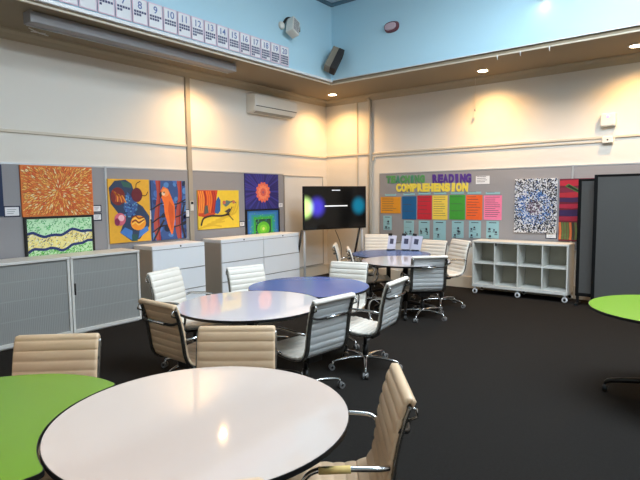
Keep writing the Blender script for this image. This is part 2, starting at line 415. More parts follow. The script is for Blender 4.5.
# flower
p = Paint(.84, .62, (44, 48, 122))
for i in range(50):
    a = 2*PI*i/50; p.stroke(R.choice([(60, 56, 150), (38, 34, 106), (66, 52, 140)]), [(.5+.1*math.cos(a), .5+.1*math.sin(a)), (.5+.62*math.cos(a), .5+.62*math.sin(a))], .03, 1+i % 3)
for k, (c, r0, wv) in enumerate((((236, 112, 84), .30, 14), ((246, 140, 100), .21, 12), ((222, 96, 84), .12, 10))):
    P = []
    for i in range(wv*6):
        a = 2*PI*i/(wv*6); r = r0*(.82+.18*abs(math.cos(a*wv/2))); P.append((.52+r*.74*math.cos(a), .48+r*math.sin(a)))
    p.poly(c, P, 6+k)
p.ell((170, 90, 110), .52, .48, .03, .04, layer=10)
p.hang('picture', 'deep blue painting of a single orange flower', 'L', -1.955, 1.405)
# green concentric
p = Paint(.80, .46, (48, 110, 176))
for k, (c, a, bt, tp) in enumerate((((60, 130, 190), .06, .0, .93), ((40, 150, 150), .13, 0, .84), ((56, 172, 70), .2, 0, .76), ((30, 50, 60), .26, 0, .66), ((36, 90, 70), .29, 0, .62))):
    p.poly(c, [(a, bt), (1-a, bt), (1-a, tp), (a, tp)], 2+k)
p.ell((96, 190, 50), .5, .30, .2, .27, layer=12).ell((130, 210, 60), .5, .30, .11, .15, layer=13).ell((210, 230, 120), .5, .29, .04, .06, layer=14)
for i in range(80): p.ell(R.choice([(70, 160, 60), (50, 130, 160), (110, 200, 90)]), R.uniform(.05, .95), R.uniform(.05, .9), .014, .02, 6, layer=11)
p.hang('picture', 'black framed painting of nested green and blue squares', 'L', -1.95, .92, .024, M['black'])
# speckled blue ink circle
p = Paint(.64, .86, (224, 226, 230))
for i in range(2300):
    u, v = R.random(), R.random(); d = math.hypot((u-.47)*.64, (v-.47)*.86)+R.uniform(-.03, .03)
    if d < .12: c = R.choice([(60, 44, 62), (34, 30, 42), (104, 84, 104), (176, 166, 186)])
    elif d < .27: c = R.choice([(58, 100, 176), (96, 146, 206), (26, 30, 56), (26, 30, 56), (226, 230, 236), (70, 110, 170)])
    else: c = R.choice([(22, 22, 28), (22, 22, 28), (22, 22, 28), (26, 26, 34), (40, 48, 76), (232, 233, 236), (235, 236, 238), (84, 104, 144)])
    a = R.random()*PI; L = R.uniform(.018, .034); q = .012
    p.poly(c, [(u-L*math.cos(a), v-L*.75*math.sin(a)), (u+q*math.sin(a), v-q*math.cos(a)), (u+L*math.cos(a), v+L*.75*math.sin(a)), (u-q*math.sin(a), v+q*math.cos(a))], 1+i*.02)
p.hang('picture', 'speckled black, white and blue painting above the castor shelf', 'B', 4.175, 1.0)
# crimson art beside the partition
p = Paint(.62, .95, (104, 22, 46))
for i, (c, v, hh) in enumerate((((176, 28, 52), .93, .08), ((120, 30, 60), .82, .06), ((170, 34, 52), .74, .07), ((60, 30, 80), .66, .06), ((168, 34, 66), .56, .06), ((52, 30, 84), .45, .09), ((150, 30, 60), .36, .06))):
    p.poly(c, [(0, v-hh/2), (.3, v-hh/2-.01), (.7, v-hh/2+.02), (1, v-hh/2), (1, v+hh/2), (.6, v+hh/2+.015), (0, v+hh/2)], 2+i)
p.poly((60, 110, 50), [(.12, .88), (.2, .92), (.5, .80), (.46, .76)], 11).poly((20, 24, 20), [(.16, .88), (.22, .90), (.46, .80), (.42, .79)], 12)
for i in range(16): p.stroke(R.choice([(226, 170, 60), (240, 200, 90), (90, 110, 60), (200, 110, 60), (50, 60, 50)]), [(.03+.06*i, .02), (.04+.06*i, .15), (.02+.06*i, .30)], .05, 12+i % 4)
p.hang('picture', 'crimson and purple painting half hidden by the dark partition', 'B', 4.84, .895)

# small white caption cards
def caption(wall, a, z, label, dark=False, w=.10, h=.07):
    t = thing('caption_card', label, 'label card', (.024, a, z) if wall == 'L' else (a, -.024, z), PI/2 if wall == 'L' else 0, 'caption cards beside the paintings')
    MB().box((-w/2, -.006, 0), (w/2, 0, h)).build('card', M['paper'], t)
    if dark: MB().box((-w/2-.014, -.003, -.014), (w/2+.014, 0, h+.014)).build('backing', M['ink'], t)
    q = MB()
    for k in range(3): q.box((-w*.36, -.0068, h*(.25+.22*k)), (w*(.1+.1*k), -.006, h*(.25+.22*k)+.005))
    q.build('print', flat((120, 122, 130)), t)
caption('L', -6.075, 1.435, 'white caption card with a dark backing, between the navy and starburst paintings', True, .15, .10)
caption('L', -5.045, 1.455, 'white caption card beside the starburst painting, upper of two', True)
caption('L', -5.045, 1.345, 'white caption card beside the starburst painting, lower of two', True)
caption('L', -4.245, 1.315, 'small white caption card between the burger and parrot paintings', True, .06, .13)
caption('L', -3.60, 1.33, 'white caption card at the edge of the parrot painting', True, .08, .10)
caption('L', -2.45, 1.125, 'white caption card beside the yellow bird painting', True)
caption('L', -1.46, 1.43, 'white caption card beside the orange flower painting')
caption('B', 4.42, .93, 'white caption card below the speckled painting', True, .14, .09)
t = thing('wall_switch', 'small dark topped switch plate on the wall trunking by the parrot painting', 'switch', (.041, -3.515, 1.42), PI/2)
MB().box((-.03, -.012, 0), (.03, 0, .15)).build('plate', M['ac'], t, bevel=.003); MB().box((-.02, -.018, .10), (.02, -.012, .14)).build('rocker', M['black'], t)

# ------------------------------------------------------------------ lettering
def glyph_mesh(ch, size, depth, m, bold=.0):
    cu = bpy.data.curves.new('glyph', 'FONT'); cu.body = ch; cu.size = size; cu.extrude = depth; cu.offset = bold; cu.align_x = 'CENTER'
    o = bpy.data.objects.new('glyph', cu); col.objects.link(o)
    dg = bpy.context.evaluated_depsgraph_get(); me = bpy.data.meshes.new_from_object(o.evaluated_get(dg))
    bpy.data.objects.remove(o); bpy.data.curves.remove(cu)
    for v in me.vertices: x, y, z = v.co; v.co = (x, -z, y)
    me.flip_normals(); me.materials.clear(); me.materials.append(m)
    return me
def place_word(word, x0, x1, z0, z1, cols, colname, size, base_label):
    n = len(word); pitch = (x1-x0)/n
    ords = 'first second third fourth fifth sixth seventh eighth ninth tenth eleventh twelfth thirteenth'.split()
    for i, ch in enumerate(word):
        c = cols[i % len(cols)]
        me = glyph_mesh(ch, size, .004, flat(c), .013)
        o = bpy.data.objects.new('letter', me); col.objects.link(o)
        f = (i+.5)/n
        o.location = (x0+pitch*(i+.5), -.028, z0+(z1-z0)*f); o.rotation_euler = (0, R.uniform(-.06, .06), 0)
        xs = [v.co.x for v in me.vertices]; w = max(xs)-min(xs); k = min(1.25, pitch*.96/w); o.scale = (k, 1, 1)
        tag(o, '%s cut-out letter %s, %s in the word %s' % (colname, ch, ords[i], word), 'letter', 'cut-out letters of the word '+word)
place_word('TEACHING', 1.44, 2.25, 1.865, 1.855, [(86, 146, 96), (92, 156, 92), (70, 140, 110)], 'green', .17, '')
place_word('READING', 2.39, 3.12, 1.845, 1.835, [(84, 50, 140)], 'purple', .19, '')
place_word('COMPREHENSION', 1.66, 3.06, 1.70, 1.685, [(236, 214, 80)], 'yellow', .185, '')

# ------------------------------------------------------------------ display sheets on the back pinboard
def sheet(name, label, x0, x1, z0, z1, m, marks, group, off=.024, th=.003, cat='poster'):
    t = thing(name, label, cat, ((x0+x1)/2, -off, z0), 0, group); w, h = x1-x0, z1-z0
    MB().box((-w/2, -th, 0), (w/2, 0, h)).build('paper', m, t)
    if marks: marks(w, h, th).build('print', [flat((70, 70, 74)), flat((40, 44, 60)), flat((96, 120, 128))], t)
    return t
def lines(k, mi=0, step=None):
    def f(w, h, th):
        q = MB()
        for i in range(k):
            z = h*(.93-.86*i/k); q.box((-w*.42, -th-.0006, z-.004), (w*R.uniform(.1, .42), -th, z+.003), mi)
        return q
    return f
def cartoon(w, h, th):
    q = MB()
    q.box((-w*.3, -th-.0006, h*.88), (w*.3, -th, h*.92), 1)
    for i in range(R.randint(3, 5)):
        u, v = R.uniform(-.32, .32)*w, R.uniform(.1, .62)*h; s_ = R.uniform(.012, .022)
        q.lathe([(s_, 0), (s_*.8, .0007)], 10, 1, (u, -th-.0008, v), 'y')
        q.box((u-s_*1.4, -th-.0006, v-s_*2.6), (u+s_*1.2, -th, v-s_*1.3), 2)
    for i in range(3): q.box((-w*.4, -th-.0006, h*(.08+.24*i)), (w*.1, -th, h*(.09+.24*i)), 2)
    return q
PS = [('orange', (222, 150, 36), 1.32, 1.755, 1.282, 1.592, 8), ('deep blue', (10, 92, 146), 1.785, 2.08, 1.175, 1.600, 0), ('red', (196, 36, 54), 2.10, 2.388, 1.178, 1.612, 5),
      ('yellow', (236, 206, 84), 2.40, 2.688, 1.182, 1.612, 9), ('green', (62, 156, 52), 2.725, 3.01, 1.188, 1.616, 3), ('bright orange', (238, 100, 40), 3.028, 3.315, 1.19, 1.612, 8), ('pink', (240, 128, 164), 3.34, 3.642, 1.194, 1.602, 11)]
for nm, c, x0, x1, z0, z1, k in PS:
    sheet('poster', nm+' paper poster in the row below the word COMPREHENSION', x0, x1, z0, z1, flat(c), lines(k or 3), 'coloured posters on the back pinboard')
    xc = (x0+x1)/2
    sheet('caption_strip', 'thin pale blue caption strip above the '+nm+' poster', xc-.12, xc+.12, z1+.02, z1+.055, M['teal'], lines(1, 2), 'caption strips above the posters', cat='caption strip')
TS = [(1.378, 1.56, .962, 1.235), (1.822, 2.03, .847, 1.155), (2.13, 2.345, .83, 1.155), (2.42, 2.66, .81, 1.165), (2.775, 2.99, .868, 1.165), (3.085, 3.295, .88, 1.17), (3.39, 3.60, .884, 1.175)]
for (x0, x1, z0, z1), q in zip(TS, PS):
    sheet('activity_sheet', 'pale teal cartoon sheet pinned below the '+q[0]+' poster', x0, x1, z0, z1, M['teal'], cartoon, 'teal sheets under the posters')
sheet('notice', 'small white notice beside the word READING', 3.195, 3.43, 1.795, 1.93, M['paper'], lines(4, 1), None, cat='notice')

# ------------------------------------------------------------------ number line cards on the left upper wall
for nmb in range(3, 21):
    y0 = -4.722+(nmb-10)*.2065
    t = thing('number_card', 'number card %d with dot rows in the strip along the blue wall' % nmb, 'number card', (SX+.0125, y0+.103, 3.612), PI/2, 'number line cards on the blue wall')
    MB().box((-.097, -.004, 0), (.097, 0, .285)).build('border', M['pink'], t)
    MB().box((-.085, -.006, .012), (.085, -.004, .273)).build('card', M['paper'], t)
    me = glyph_mesh(str(nmb), .115, .0008, flat((96, 116, 170)), .001)
    o = bpy.data.objects.new('numeral', me); col.objects.link(o); o.parent = t; o.location = (0, -.0072, .172)
    d = MB()
    for i in range(nmb):
        k = i % 5; r_ = i//5; d.box((-.078+.0325*k, -.0075, .122-.034*r_), (-.052+.0325*k, -.006, .147-.034*r_))
    d.build('dot_rows', flat((74, 76, 110)), t)

# ------------------------------------------------------------------ wall fittings
# air conditioner
t = thing('air_conditioner', 'white split air conditioner high on the wall by the corner', 'air conditioner', (0, -1.72, 3.06), PI/2)
b = MB(); pr = [(0, 0), (-.10, -.005), (-.175, .03), (-.215, .10), (-.22, .28), (-.20, .31), (0, .315)]
n = len(pr); W = .545
b.add([(-W, y, z) for y, z in pr]+[(W, y, z) for y, z in pr], [(i, (i+1) % n, n+(i+1) % n, n+i) for i in range(n)]+[tuple(range(n))[::-1], tuple(range(n, 2*n))])
b.build('housing', M['ac'], t, bevel=.012)
MB().box((-W+.03, -.2225, .100), (W-.01, -.2145, .113)).build('front_seam', flat((90, 88, 84)), t)
MB().add([(-W+.06, -.112, -.004), (W-.06, -.112, -.004), (W-.06, -.178, .026), (-W+.06, -.178, .026)], [(0, 1, 2, 3)]).build('louvre', flat((170, 166, 158)), t)
# speaker at the blue corner
t = thing('wall_speaker', 'grey and black box speaker tilted out from the blue corner', 'speaker', (SX+.17, SY-.17, 3.87))
t.rotation_euler = (math.radians(-22), math.radians(24), math.radians(34)); t.scale = (.8, .8, .92)
MB().box((-.125, -.11, -.22), (.0, .11, .22)).build('cabinet', mat('speaker_beige_grey', (138, 128, 112), .5), t, bevel=.01)
MB().box((0, -.115, -.225), (.125, .115, .225)).build('grille', mat('speaker_dark_grille', (44, 42, 42), .8, noise=(90, .3)), t, bevel=.012)
MB().tube([(-.05, .10, .02), (-.08, .19, .0), (-.13, .24, -.02)], .014, 8).build('bracket', M['dark'], t)
# small white horn / sensor on the left upper wall
t = thing('sensor_box', 'white box fitting on a dark bracket above the number strip', 'wall fitting', (SX, -2.47, 4.17), PI/2); t.scale = (.85, .85, .85)
MB().lathe([(.07, 0), (.065, -.03), (.05, -.045)], 20, 0, (-.16, 0, .03), 'y').build('mount_plate', M['ac'], t)
mx = Matrix.Translation((-.02, -.16, .0)) @ Matrix.Rotation(math.radians(24), 4, 'Y') @ Matrix.Rotation(math.radians(-14), 4, 'X')
MB().box((-.10, -.08, -.15), (.10, .08, .15), 0, mx).build('box', M['ac'], t, bevel=.015)
b = MB()
for k in range(9): b.box((-.075, -.083, -.125+.028*k), (.075, -.079, -.107+.028*k), 0, mx)
b.build('grille', M['grey'], t)
MB().tube(spline([(-.13, -.02, .05), (-.05, -.06, .17), (.10, -.12, .15), (.165, -.14, .06), (.16, -.15, -.03)], 6), .022, 10).build('bracket', M['dark'], t)
# oval bulkhead lamp
t = thing('bulkhead_light', 'oval wall lamp with a dark red rim on the blue wall', 'wall lamp', (2.315, SY, 4.245)); t.rotation_euler = (0, math.radians(-2), 0)
def oval(a, bb, y0, y1, k=28):
    q = MB(); P = [(a*math.copysign(abs(math.cos(2*PI*i/k))**.8, math.cos(2*PI*i/k)), bb*math.copysign(abs(math.sin(2*PI*i/k))**.8, math.sin(2*PI*i/k))) for i in range(k)]
    return q.add([(x, y0, z) for x, z in P]+[(x*.86, y1, z*.82) for x, z in P], [tuple(range(k)), tuple(range(k, 2*k))[::-1]]+[(i, n_, k+n_, k+i) for i in range(k) for n_ in [(i+1) % k]])
oval(.13, .085, 0, -.05).build('rim', mat('lamp_rim_dark_red', (110, 58, 66), .4), t); oval(.10, .058, -.05, -.075).build('lens', mat('lamp_lens_pinkish', (196, 170, 178), .3), t)
# alarm box and its junction box on the back wall
t = thing('alarm_box', 'white alarm box with a pink light on the back wall', 'wall box', (5.16, 0, 2.58))
MB().box((-.10, -.09, 0), (.10, 0, .19)).build('housing', M['ac'], t, bevel=.02); MB().lathe([(.018, 0), (.016, -.01)], 12, 0, (0, -.089, .14), 'y').build('indicator', mat('pink_indicator', (255, 150, 220), .4, emis=((255, 120, 220), 2)), t)
t = thing('junction_box', 'small white junction box on the trunking below the alarm box', 'wall box', (5.163, -.021, 2.345))
MB().box((-.07, -.05, 0), (.07, 0, .095)).build('housing', M['ac'], t, bevel=.008); MB().box((-.01, -.053, .035), (.01, -.05, .055)).build('socket_mark', M['dark'], t)
t = thing('pull_cord', 'thin pull cord hanging from the soffit over the back wall', 'cord', (3.2, -.12, 3.0))
MB().tube([(0, 0, .03), (0, 0, .545)], .003, 6).build('string', M['trim'], t); MB().lathe([(.006, .05), (.016, .035), (.018, .012), (.008, 0)], 10).build('bob', M['grey'], t)
for k, x in enumerate((3.97, 4.28, 4.65)):
    o = MB().tube([(0, 0, 0), (0, -.012, -.02), (0, -.004, -.05), (0, .01, -.055)], .006, 6).build('hook', M['post'], None, (x, SY+.03, ZS-.015))
    tag(o, ('tiny white hook on the soffit edge, %s from the corner' % ('nearest', 'second', 'third')[k]), 'hook', 'hooks along the soffit edge')
# rolled screen housing under the left soffit
t = thing('projector_screen', 'long grey rolled screen housing under the soffit', 'projector screen', (.80, -4.71, ZS-.115), PI/2)
MB().box((-1.40, -.075, .0), (1.40, .075, .11)).build('housing', M['grey'], t, bevel=.012)
MB().box((-1.39, .066, -.012), (1.39, .078, .006)).build('bottom_bar', M['alu'], t)
for s_ in (-1, 1): MB().box((1.40*s_-.012, -.08, -.004), (1.40*s_+.012, .08, .115)).build('end_cap', M['grey'], t)
o = MB().tube(spline([(0, 0, 0), (.03, .06, -.03), (.05, .16, -.05), (.0, .2, -.04), (-.03, .1, -.02), (.02, .02, -.04), (.09, .14, -.05)], 6), .006, 6).build('cable', M['paper'], None, (.36, -5.92, ZS-.03))
tag(o, 'loose loop of white cable on the soffit by the screen housing', 'cable')
# small dark fitting on the high ceiling
t = thing('ceiling_spotlight', 'small dark spotlight on the ceiling above the blue corner', 'spotlight', (1.62, -1.75, ZC))
MB().lathe([(.06, 0), (.06, -.02)], 16).build('base', M['black'], t); MB().lathe([(.045, -.02), (.05, -.12), (.045, -.14)], 16).build('head', M['black'], t)
# downlights
def downlight(x, y, z, label, power, size=146, warm=(1., .57, .21)):
    t = thing('downlight', label, 'downlight', (x, y, z), 0, 'recessed downlights')
    MB().lathe([(.095, .0), (.095, -.006), (.078, -.008)], 28).build('rim', M['post'], t)
    MB().lathe([(.076, -.006), (.074, -.0095)], 28).build('lens', M['lamp'], t)
    L = bpy.data.lights.new('downlight_lamp', 'SPOT'); L.energy = power; L.color = warm; L.spot_size = math.radians(size); L.spot_blend = .9; L.shadow_soft_size = .05
    o = bpy.data.objects.new('downlight_lamp', L); col.objects.link(o); o.location = (x, y, z-.03)
DP = 165
downlight(.56, -.53, ZS, 'glowing downlight in the soffit over the room corner', DP)
downlight(3.47, -.51, ZS, 'glowing downlight in the soffit over the READING display', DP)
downlight(5.53, -.53, ZS, 'glowing downlight in the soffit above the alarm box', DP)
downlight(8.2, -.53, ZS, 'glowing downlight in the soffit beyond the alarm box, outside the view', DP)
downlight(.56, -3.45, ZS, 'glowing downlight behind the rolled screen housing', DP)
for k, x in enumerate((2.2, 4.4, 6.6)):
    downlight(x, -9.4, ZS, 'glowing downlight in the soffit behind the camera, %s from the left wall' % ('first', 'second', 'third')[k], 110, 100, (1., .66, .42))
t = thing('wall_spotlight', 'small spotlight glowing on the blue wall above the soffit hooks', 'spotlight', (4.58, SY, 4.135))
MB().lathe([(.035, 0), (.035, .13), (.02, .15)], 16, 0, (0, -.085, 0)).build('body', M['grey'], t)
MB().box((-.03, -.09, .05), (.03, 0, .10)).build('bracket', M['grey'], t)
MB().lathe([(.032, -.002), (.032, .004)], 16, 0, (0, -.085, 0)).build('lens', M['lamp'], t)
L = bpy.data.lights.new('spotlight_lamp', 'SPOT'); L.energy = 1.6; L.color = (1, .88, .66); L.spot_size = math.radians(150); L.spot_blend = 1; L.shadow_soft_size = .03
o = bpy.data.objects.new('spotlight_lamp', L); col.objects.link(o); o.location = (4.58, SY-.085, 4.12)

# ------------------------------------------------------------------ storage along the left wall
def tambour(y0, y1, label):
    w = y1-y0; d = .425; h = .947
    t = thing('tambour_cupboard', label, 'cupboard', (.065, (y0+y1)/2, 0), 0, 'low tambour cupboards')
    b = MB(); e = .028
    b.box((0, -w/2, .02), (d, -w/2+e, h-.03)).box((0, w/2-e, .02), (d, w/2, h-.03)).box((0, -w/2+e, .02), (d, w/2-e, .06)).box((0, -w/2+e, .06), (.02, w/2-e, h-.03)).box((.02, -w/2+.02, 0), (d-.03, w/2-.02, .02))
    b.build('body', M['cabtop'], t)
    MB().box((-.0, -w/2, h-.03), (d+.01, w/2, h)).build('top', M['cabtop'], t, bevel=.003)
    MB().box((d-.03, -w/2+e, .06), (d-.02, w/2-e, h-.032)).build('tambour_door', M['tambour'], t)
    q = MB()
    for z in (.29, .51, .72): q.box((d-.021, -w/2+e, z), (d-.0185, w/2-e, z+.012))
    q.build('shelf_edge', mat('tambour_light_band', (160, 162, 160), .5), t)
    MB().box((d-.02, -w/2+.032, .48), (d+.002, -w/2+.052, .62)).build('handle', M['dark'], t, bevel=.004)
    return t
tambour(-6.575, -5.665, 'grey tambour cupboard nearest us, below the starburst painting')
tambour(-5.655, -4.745, 'grey tambour cupboard between its twin and the white drawer cabinets')
def filing(y0, y1, label, lock=True):
    w = y1-y0; d = .42; h = .972
    t = thing('filing_cabinet', label, 'filing cabinet', (.065, (y0+y1)/2, 0), 0, 'white lateral filing cabinets')
    MB().box((0, -w/2, .03), (d, w/2, h-.055)).box((.02, -w/2+.02, 0), (d-.03, w/2-.02, .03)).build('body', M['cabside'], t)
    MB().box((0, -w/2, h-.055), (d+.015, w/2, h)).build('top', M['cab'], t, bevel=.004)
    for k in range(3):
        z1 = .913-.301*k; z0 = z1-.293
        dr = MB().box((d+.001, -w/2+.004, z0), (d+.02, w/2-.004, z1)).build('drawer', M['cab'], t, bevel=.003)
        MB().box((d+.004, -w/2+.01, z1-.001), (d+.026, w/2-.01, z1+.005)).build('pull_lip', M['grey'], dr)
    if lock: MB().lathe([(.012, 0), (.011, .006)], 12, 0, (d+.015, .02, h-.028), 'x').build('lock', M['dark'], t)
    return t
filing(-4.555, -3.665, 'white three-drawer filing cabinet under the parrot painting')
filing(-3.343, -2.425, 'white three-drawer filing cabinet under the yellow bird painting')
filing(-2.420, -1.502, 'white three-drawer filing cabinet under the orange flower painting')

# ------------------------------------------------------------------ castor shelf by the back wall
def castor(b, x, y, r, top, axis='x', mi=(0, 0)):
    b.lathe([(r*.7, -.012), (r, -.008), (r, .008), (r*.7, .012)], 16, mi[0], (x, y, r), axis)
    b.box((x-.012, y-.012, r*1.2), (x+.012, y+.012, top), mi[1])
t = thing('castor_shelf', 'pale grey eight-cube shelf unit on castors against the back wall', 'shelf unit', (4.04, -.245, 0))
W, Dp, z0, z1, e = 1.45, .39, .115, .872, .022
b = MB().box((-W/2, -Dp/2, z0), (-W/2+e, Dp/2, z1-e)).box((W/2-e, -Dp/2, z0), (W/2, Dp/2, z1-e)).box((-W/2+e, -Dp/2, z0), (W/2-e, Dp/2, z0+.05))
b.build('carcass', M['shelf'], t, bevel=.002)
MB().box((-W/2-.004, -Dp/2-.004, z1-e-.008), (W/2+.004, Dp/2, z1)).build('top', M['shelf'], t, bevel=.003)
MB().box((-W/2+e, Dp/2-.012, z0+.05), (W/2-e, Dp/2-.004, z1-e-.008)).build('back_panel', M['shelfback'], t)
zm = (z0+.05+z1-e)/2
MB().box((-W/2+e, -Dp/2+.004, zm-.009), (W/2-e, Dp/2-.012, zm+.009)).build('shelf', M['shelf'], t)
for k in (1, 2, 3):
    x = -W/2+W*k/4
    for a, c in ((z0+.05, zm-.009), (zm+.009, z1-e-.008)): MB().box((x-.009, -Dp/2+.004, a), (x+.009, Dp/2-.012, c)).build('divider', M['shelf'], t)
for x in (-W/2+.04, 0, W/2-.04):
    for y in (-Dp/2+.03, Dp/2-.03):
        q = MB(); castor(q, x, y, .042, z0, 'y'); q.lathe([(.02, -.0135), (.02, .0135)], 12, 1, (x, y, .042), 'y')
        q.build('castor', [M['post'], M['dark']], t)
o = MB().box((-.01, -.004, 0), (.01, .004, .045)).build('bulldog_clip', M['black'], None, (3.70, -.446, .80)); tag(o, 'small black clip on a divider of the castor shelf', 'clip')

# ------------------------------------------------------------------ dark partitions
def partition(x0, x1, y, ztop, label, zb=.13, rz=0):
    w = x1-x0; e = .045
    t = thing('partition', label, 'partition screen', ((x0+x1)/2, y, 0), rz, 'dark fabric partitions by the back wall')
    MB().box((-w/2, -.025, zb), (-w/2+e, .025, ztop)).box((w/2-e, -.025, zb), (w/2, .025, ztop)).box((-w/2+e, -.025, ztop-.03), (w/2-e, .025, ztop)).box((-w/2+e, -.025, zb), (w/2-e, .025, zb+.05)).build('frame', M['edgeblack'], t, bevel=.004)
    MB().box((-w/2+e, -.018, zb+.05), (w/2-e, .018, ztop-.03)).build('fabric_panel', M['screenfab'], t)
    for s_ in (-1, 1):
        x = s_*(w/2-.03); f = MB().box((x-.02, -.012, .03), (x+.02, .012, zb)).box((x-.025, -.10, .0), (x+.025, .10, .03)); f.build('foot', M['black'], t, bevel=.004)
partition(4.87, 5.95, -.42, 1.825, 'dark grey partition screen standing behind the wider one')
partition(5.10, 6.85, -.56, 1.875, 'wide dark grey partition screen in front, nearer the lime table', .1)

# ------------------------------------------------------------------ screen on its stand
TVL = (.93, -.98); TVR = math.atan2(.9, .43)
t = thing('display_screen', 'large black display with coloured glows on its stand near the corner', 'screen', (TVL[0], TVL[1], 1.02), TVR)
Wt, Ht = 1.29, .78
MB().box((-Wt/2, -.03, 0), (Wt/2, .03, Ht)).build('bezel', mat('screen_black_bezel', (12, 12, 13), .25), t, bevel=.008)
def screen_mat():
    m = mat('screen_glass', (6, 7, 9), .12); nt = m.node_tree; b_ = nt.nodes['Principled BSDF']
    tc = nt.nodes.new('ShaderNodeTexCoord'); cur = None
    for c, x, z, r, k in (((214, 255, 150), -.625, .40, .23, 1.9), ((84, 70, 240), -.38, .41, .22, 1.0), ((0, 140, 176), .48, .42, .20, .9)):
        mp = nt.nodes.new('ShaderNodeMapping'); mp.inputs['Location'].default_value = (-x/r, 0, -z/(r*1.15)); mp.inputs['Scale'].default_value = (1/r, 0, 1/(r*1.15))
        g = nt.nodes.new('ShaderNodeTexGradient'); g.gradient_type = 'SPHERICAL'
        mr = nt.nodes.new('ShaderNodeMapRange'); mr.interpolation_type = 'SMOOTHERSTEP'; mr.inputs[2].default_value = .8; mr.inputs[4].default_value = k
        nt.links.new(tc.outputs['Object'], mp.inputs['Vector']); nt.links.new(mp.outputs['Vector'], g.inputs['Vector']); nt.links.new(g.outputs['Fac'], mr.inputs[0])
        vm = nt.nodes.new('ShaderNodeVectorMath'); vm.operation = 'SCALE'; vm.inputs[0].default_value = lin(c)[:3]; nt.links.new(mr.outputs[0], vm.inputs['Scale'])
        if cur is None: cur = vm
        else:
            ad = nt.nodes.new('ShaderNodeVectorMath'); ad.operation = 'ADD'; nt.links.new(cur.outputs[0], ad.inputs[0]); nt.links.new(vm.outputs[0], ad.inputs[1]); cur = ad
    nt.links.new(cur.outputs[0], b_.inputs['Emission Color']); b_.inputs['Emission Strength'].default_value = 1
    return m
MB().box((-Wt/2+.02, -.032, .03), (Wt/2-.02, -.03, Ht-.02)).build('panel', screen_mat(), t)
MB().box((-.23, -.0335, .412), (.24, -.032, .432)).box((-.08, -.0335, .70), (.09, -.032, .713)).build('screen_text', mat('screen_white', (230, 230, 230), .5, emis=((230, 232, 235), .8)), t)
s = thing('screen_stand', 'white and black easel stand carrying the large display', 'stand', (TVL[0], TVL[1], 0), TVR)
for s_ in (-1, 1):
    x = s_*.60
    MB().tube([(x, .056, .0), (x, .056, 1.75)], .022, 10).build('post', M['post'], s)
    MB().tube([(x-.05, .05, 1.02), (x-.09, .36, .03)], .02, 10).build('rear_leg', M['dark'], s)
    MB().box((x-.03, -.28, .0), (x+.03, .4, .035)).build('foot', M['dark'], s, bevel=.006)
MB().box((-.60, .032, 1.3), (.60, .055, 1.38)).build('crossbar', M['dark'], s)
o = MB().tube(spline([(.93, -.98, 1.0), (1.0, -.90, .7), (.98, -.86, .35), (1.05, -.75, .01)], 8), .006, 6).build('power_cable', M['black']); tag(o, 'thin black cable hanging below the large display', 'cable')

# ------------------------------------------------------------------ tables
def table_base(t, feet, r, cx=0, cy=0, m=None):
    m = m or M['dark']
    MB().tube([(cx, cy, .09), (cx, cy, .70)], .035, 16).build('column', m, t)
    MB().lathe([(.16, .685), (.16, .70)], 20, 0, (cx, cy, 0)).build('top_plate', m, t)
    for a in feet:
        ca, sa = math.cos(a), math.sin(a)
        P = spline([(cx+ca*.02, cy+sa*.02, .16), (cx+ca*r*.5, cy+sa*r*.5, .13), (cx+ca*r*.9, cy+sa*r*.9, .10), (cx+ca*r, cy+sa*r, .075)], 5)
        MB().tube(P, [.026-.010*i/(len(P)-1) for i in range(len(P))], 10).build('foot', m, t)
        q = MB(); x, y = cx+ca*r, cy+sa*r
        q.lathe([(.022, -.02), (.03, -.014), (.03, .014), (.022, .02)], 14, 0, (x, y, .03), 'x'); q.box((x-.01, y-.01, .03), (x+.01, y+.01, .075))
        q.build('castor', M['rubber'], t)
TR = .60; TH = .73
def round_table(c, label, rot=.4, top=None, fr=.42, group='white round tables'):
    t = thing('round_table', label, 'table', (c[0], c[1], 0), 0, group)
    P = [(TR*math.cos(2*PI*i/96), TR*math.sin(2*PI*i/96)) for i in range(96)]
    MB().prism([(x*.9945, y*.9945) for x, y in P], TH-.002, TH).build('tabletop', top or M['white'], t)
    MB().prism(P, TH-.021, TH-.0012, 0, None, True).build('edge_band', M['edge'], t)
    table_base(t, [rot+PI/2*k for k in range(4)], fr)
    return t
